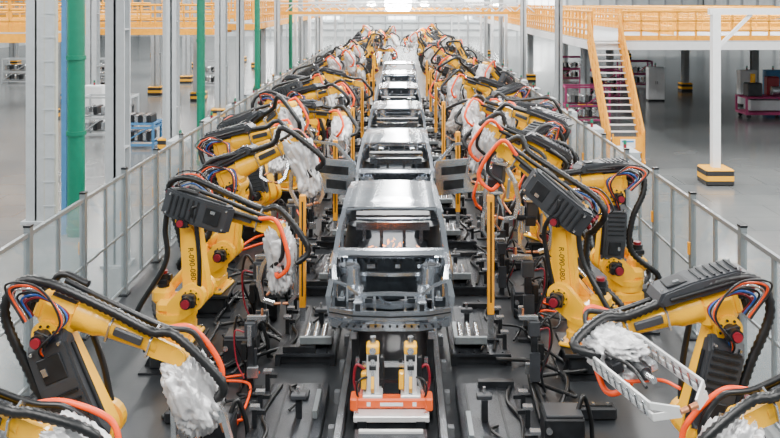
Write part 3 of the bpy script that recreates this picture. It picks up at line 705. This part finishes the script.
# ---------------------------------------------------------------- walkways
def railing(p0,p1,z,name='railing',parent=None,r=.05):
    p0=Vector((*p0,z));p1=Vector((*p1,z));d=p1-p0;n=max(1,round(d.length/.7)); b=MB()
    for i in range(n+1): q=p0+d*i/n; b.cyl(q,q+Vector((0,0,1.1)),r,'rail',n=6)
    for h in(.38,.75,1.1): b.cyl(p0+Vector((0,0,h)),p1+Vector((0,0,h)),r,'rail',n=6)
    b.sweep([p0+Vector((0,0,.09)),p1+Vector((0,0,.09))],.02,.2,'rail')
    obj(name,b.mesh(name),parent)
def deck(x0,x1,y0,y1,z,label,rails,edge='white'):
    o=thing('mezzanine_walkway',label,'walkway')
    b=MB(); b.box(((x0+x1)/2,(y0+y1)/2,z-.03),(x1-x0,y1-y0,.06),'column')
    for y in(y0,y1): b.box(((x0+x1)/2,y,z-.2),(x1-x0,.12,.3),edge)
    for x in(x0,x1): b.box((x,(y0+y1)/2,z-.2),(.12,y1-y0,.3),edge)
    nx=int((x1-x0)/3)
    for i in range(1,nx): b.box((x0+(x1-x0)*i/nx,(y0+y1)/2,z-.18),(.08,y1-y0-.14,.2),'white')
    obj('deck',b.mesh('deck'),o)
    for a,c in rails: railing(a,c,z,parent=o)
deck(7.3,30,31.1,84,4.1,'white steel mezzanine deck with yellow railings above floor',[((8.5,31.15),(30,31.15)),((7.35,31.2),(7.35,84)),((12,42),(30,42)),((12,55),(30,55)),((12,36),(12,84)),((12,48),(30,48)),((10,66),(30,66))])
deck(-40,-9.1,40,44,4.3,'elevated steel walkway with yellow railings',[((-40,40.05),(-9.15,40.05)),((-40,43.9),(-9.15,43.9))],'rail')
deck(-9,-7.3,41,110,4.5,'long elevated walkway with yellow railings beside line',[((-7.35,41.1),(-7.35,110)),((-8.95,44.4),(-8.95,110))],'rail')
deck(-40,-9.2,58,60,4.7,'distant elevated walkway with yellow railings',[((-40,58.05),(-9.2,58.05))],'rail')
deck(-32,-11.6,27.5,29,4.55,'elevated walkway with yellow railings on light columns',[((-32,27.55),(-11.65,27.55)),((-32,28.95),(-11.65,28.95))],'rail')
for i,(y,z) in enumerate(((45,4.95),(53,4.7),(61,5.0),(70,4.7),(84,4.9),(98,4.8),(112,4.6))):
    b=MB(); b.box((0,0,0),(13.8,.16,.16),'rail' if i%2==0 else 'white')
    for k in range(-6,7): b.cyl((k*1.05,0,.05),(k*1.05+.5,0,.5),.03,'white',n=6); b.cyl((k*1.05+.5,0,.5),(k*1.05+1.05,0,.05),.03,'white',n=6)
    b.box((0,0,.52),(13.8,.08,.08),'white')
    for s in(-1,1): b.box((s*6.8,0,-z/2),(.2,.2,z),'white')
    for k in(-3,-1.2,1.4,3.2): b.box((k,0,-.2),(.1,.1,.3),'white')
    thing('overhead_gantry','overhead steel truss gantry spanning robot line','gantry',(0,y,z),me=b.mesh('overhead_gantry'),group='overhead gantries')
o=thing('gantry_post','white steel post with cantilever arm and striped guard','column',(9.75,25.2,0))
b=MB(); b.box((0,0,2.65),(.24,.24,5.3),'white'); b.box((0,0,.05),(.5,.5,.1),'white'); obj('shaft',b.mesh('shaft'),o,Matrix())
b=MB(); b.box((1.8,0,5.28),(4,.2,.2),'white'); b.sweep([(.1,0,4.2),(1.1,0,5.2)],.1,.1,'white',up=(0,1,0)); obj('cantilever_arm',b.mesh('cantilever_arm'),o,Matrix())
b=MB(); b.box((0,0,.25),(.85,.85,.5),'guard',.04); obj('base_guard',b.mesh('base_guard'),o,Matrix(),label='yellow and black striped guard')
o=thing('staircase','yellow steel staircase climbing to mezzanine deck','staircase',(7.75,27.8,0))
b=MB(); n=19
for i in range(n): b.box((0,.09+i*3.2/n,.21+i*4.1/n*.98),(1.1,.15,.04),'white')
obj('treads',b.mesh('treads'),o,Matrix())
for s in(-1,1):
    b=MB(); b.sweep([(s*.58,0,.05),(s*.58,3.3,4.1)],.06,.22,'rail'); obj('stringer',b.mesh('stringer'),o,Matrix())
    b=MB()
    for i in range(9): y=.05+i*.4; z=.1+i*.49; b.cyl((s*.58,y,z),(s*.58,y,z+1.05),.04,'rail',n=6)
    for h in(.4,.72,1.05): b.cyl((s*.58,.05,.1+h),(s*.58,3.25,4.02+h),.045,'rail',n=6)
    obj('handrail',b.mesh('handrail'),o,Matrix())
b=MB(); b.box((0,-.06,.75),(1.0,.03,.5),'rail'); b.box((0,-.08,.78),(.5,.02,.3),'white'); b.box((0,-.092,.85),(.4,.01,.06),'bluepanel')
for s in(-1,1): b.cyl((s*.5,-.06,0),(s*.5,-.06,1.1),.03,'rail',n=6)
obj('gate_sign',b.mesh('gate_sign'),o,Matrix(),label='yellow gate with white sign at stair foot')

# ---------------------------------------------------------------- racks, carts, cabinets
def rack(x,y,k='pink',lab='magenta steel parts rack holding grey parts',w=2.0,h=1.7):
    o=thing('parts_rack',lab,'rack',(x,y,0),group='parts racks')
    b=MB()
    for sx in(-1,1):
        for sy in(-1,1): b.box((sx*w/2,sy*.5,h/2),(.08,.08,h),k)
    for z in(.15,.8,h-.05):
        for sy in(-1,1): b.box((0,sy*.5,z),(w,.06,.08),k)
        for sx in(-1,1): b.box((sx*w/2,0,z),(.06,1,.08),k)
    b.sweep([(-w/2,-.5,.2),(w/2,-.5,h-.1)],.04,.04,k,up=(0,1,0)); obj('frame',b.mesh('frame'),o,Matrix())
    b=MB()
    for i in range(6):
        for z in(.35,1.0): b.box((-w/2+.2+i*(w-.4)/5,0,z+.1),(.16,.8,.34),'dark' if i%2 else 'steel',.03)
    obj('stored_parts',b.mesh('stored_parts'),o,Matrix(),kind='stuff')
for x,y in((8.6,38),(11.4,47),(15.4,54),(12.2,58)): rack(x,y)
for x,y in((-12,34),(-16,44),(-18,50),(-12.5,54),(-21,56),(-26,56),(-22,42)): rack(x,y,'column','light grey steel parts rack holding dark parts')
rack(-9.9,31.5,'bluepanel','blue steel trolley with dark parts',1.2,1.0)
o=thing('tool_cart','magenta tool cart carrying grey and red machinery','cart',(17.5,39.5,0))
b=MB(); b.box((0,0,.25),(2.2,1.3,.12),'pink',.02); b.box((0,0,1.0),(2.2,1.3,.06),'pink',.01)
for sx in(-1,1):
    for sy in(-1,1): b.box((sx*1.05,sy*.6,.65),(.09,.09,.75),'pink')
obj('frame',b.mesh('frame'),o,Matrix())
for sx in(-1,1):
    for sy in(-1,1):
        b=MB(); b.cyl((sx*.9,sy*.5-.04,.1),(sx*.9,sy*.5+.04,.1),.1,'dark'); b.box((sx*.9,sy*.5,.18),(.08,.1,.06),'steel'); obj('wheel',b.mesh('wheel'),o,Matrix())
b=MB(); b.box((-.5,0,1.35),(.7,.6,.65),'cover',.05); b.cyl((.3,-.2,1.3),(.9,-.2,1.3),.22,'steel'); b.box((.5,.2,1.5),(.6,.4,.9),'red',.05); b.cyl((-.5,0,1.65),(-.5,0,2.1),.12,'yellow'); b.box((.0,.1,.6),(1.5,.8,.5),'column',.03)
obj('machinery',b.mesh('machinery'),o,Matrix())
def cabinet(x,y,rz,lab='light grey electrical control cabinet outside fence',k='white',w=.9,h=1.9):
    o=thing('control_cabinet',lab,'cabinet',(x,y,0),rz,group='control cabinets')
    b=MB(); b.box((0,0,h/2+.05),(w,.5,h-.1),k,.01); b.box((0,0,.05),(w,.46,.1),'dark'); obj('body',b.mesh('body'),o,Matrix())
    for s in(-1,1):
        b=MB(); b.box((s*w*.245,-.26,h/2+.05),(w*.47,.02,h-.2),k,.005); b.box((s*.05,-.28,h*.55),(.02,.02,.18),'dark'); obj('door',b.mesh('door'),o,Matrix())
    b=MB(); b.cyl((0,0,h),(0,0,h+.12),.04,'red',n=10); b.cyl((0,0,h+.12),(0,0,h+.22),.04,'green',n=10); obj('signal_lamp',b.mesh('signal_lamp'),o,Matrix())
for i in range(10):
    cabinet(5.7,20.5+i*3.6,R(-90),k='column'); cabinet(-5.85,22.1+i*3.6,R(90),k='column')
cabinet(20,44,0,'blue control cabinet beneath mezzanine','bluepanel'); cabinet(-22,38,0,'blue cabinet beside grey rack','bluepanel')
cabinet(18.6,44,0,'white control cabinet beneath mezzanine'); cabinet(14.3,46,0,'white control cabinet beneath mezzanine'); cabinet(22.5,46,0,'white control cabinet beneath mezzanine')
cabinet(-13.4,36,0,'white control cabinet beside grey column'); cabinet(-17.6,40.8,0,'white control cabinet beside grey column')
def lamp(x,y,z,s=1.0):
    o=thing('high_bay_lamp','bright hanging high-bay lamp with white housing','lamp',(x,y,z),group='high-bay lamps')
    b=MB(); b.cyl((0,0,0),(0,0,-.2*s),.2*s,'white',r1=.4*s,n=20); b.cyl((0,0,0),(0,0,1.2),.02,'white',n=6); obj('housing',b.mesh('housing'),o,Matrix())
    b=MB(); b.tube([(0,0,-.2*s),(0,0,-.35*s),(0,0,-.6*s),(0,0,-.8*s),(0,0,-.88*s)],[.4*s,.5*s,.48*s,.3*s,.05*s],'lamp',20); obj('bulb',b.mesh('bulb'),o,Matrix())
lamp(-.2,58,6.2,1.9); lamp(-2.4,66,5.7,.7); lamp(1.9,66,5.7,.7); lamp(-12,100,5.4,.8); lamp(12,104,5.4,.8)
b=MB()
for i in range(45):
    c=Vector((random.gauss(-.1,.25),13.3+random.uniform(-.3,.5),1.35+random.random()*.3)); d=Vector((random.gauss(0,.03),random.gauss(0,.03),random.gauss(0,.02)))
    b.tube([c,c+d],.004,'spark',4)
thing('weld_sparks','tiny orange weld sparks inside car body','sparks',me=b.mesh('weld_sparks'),kind='stuff')

# ---------------------------------------------------------------- light
w=bpy.data.worlds.new('world'); bpy.context.scene.world=w; w.use_nodes=True
w.node_tree.nodes['Background'].inputs[0].default_value=(0.86,0.95,1,1); w.node_tree.nodes['Background'].inputs[1].default_value=0.30
def area(x,y,z,sx,sy,p):
    l=bpy.data.lights.new('hall_light','AREA'); l.shape='RECTANGLE'; l.size=sx; l.size_y=sy; l.energy=p; l.color=(1,.98,.95)
    o=bpy.data.objects.new('hall_light',l); COL.objects.link(o); o.location=(x,y,z)
for i in range(8):
    for x,p in((-20,2900),(-9,1700),(0,2300),(9,1900),(20,4200)): area(x,2+i*17,11,.8,9,p)
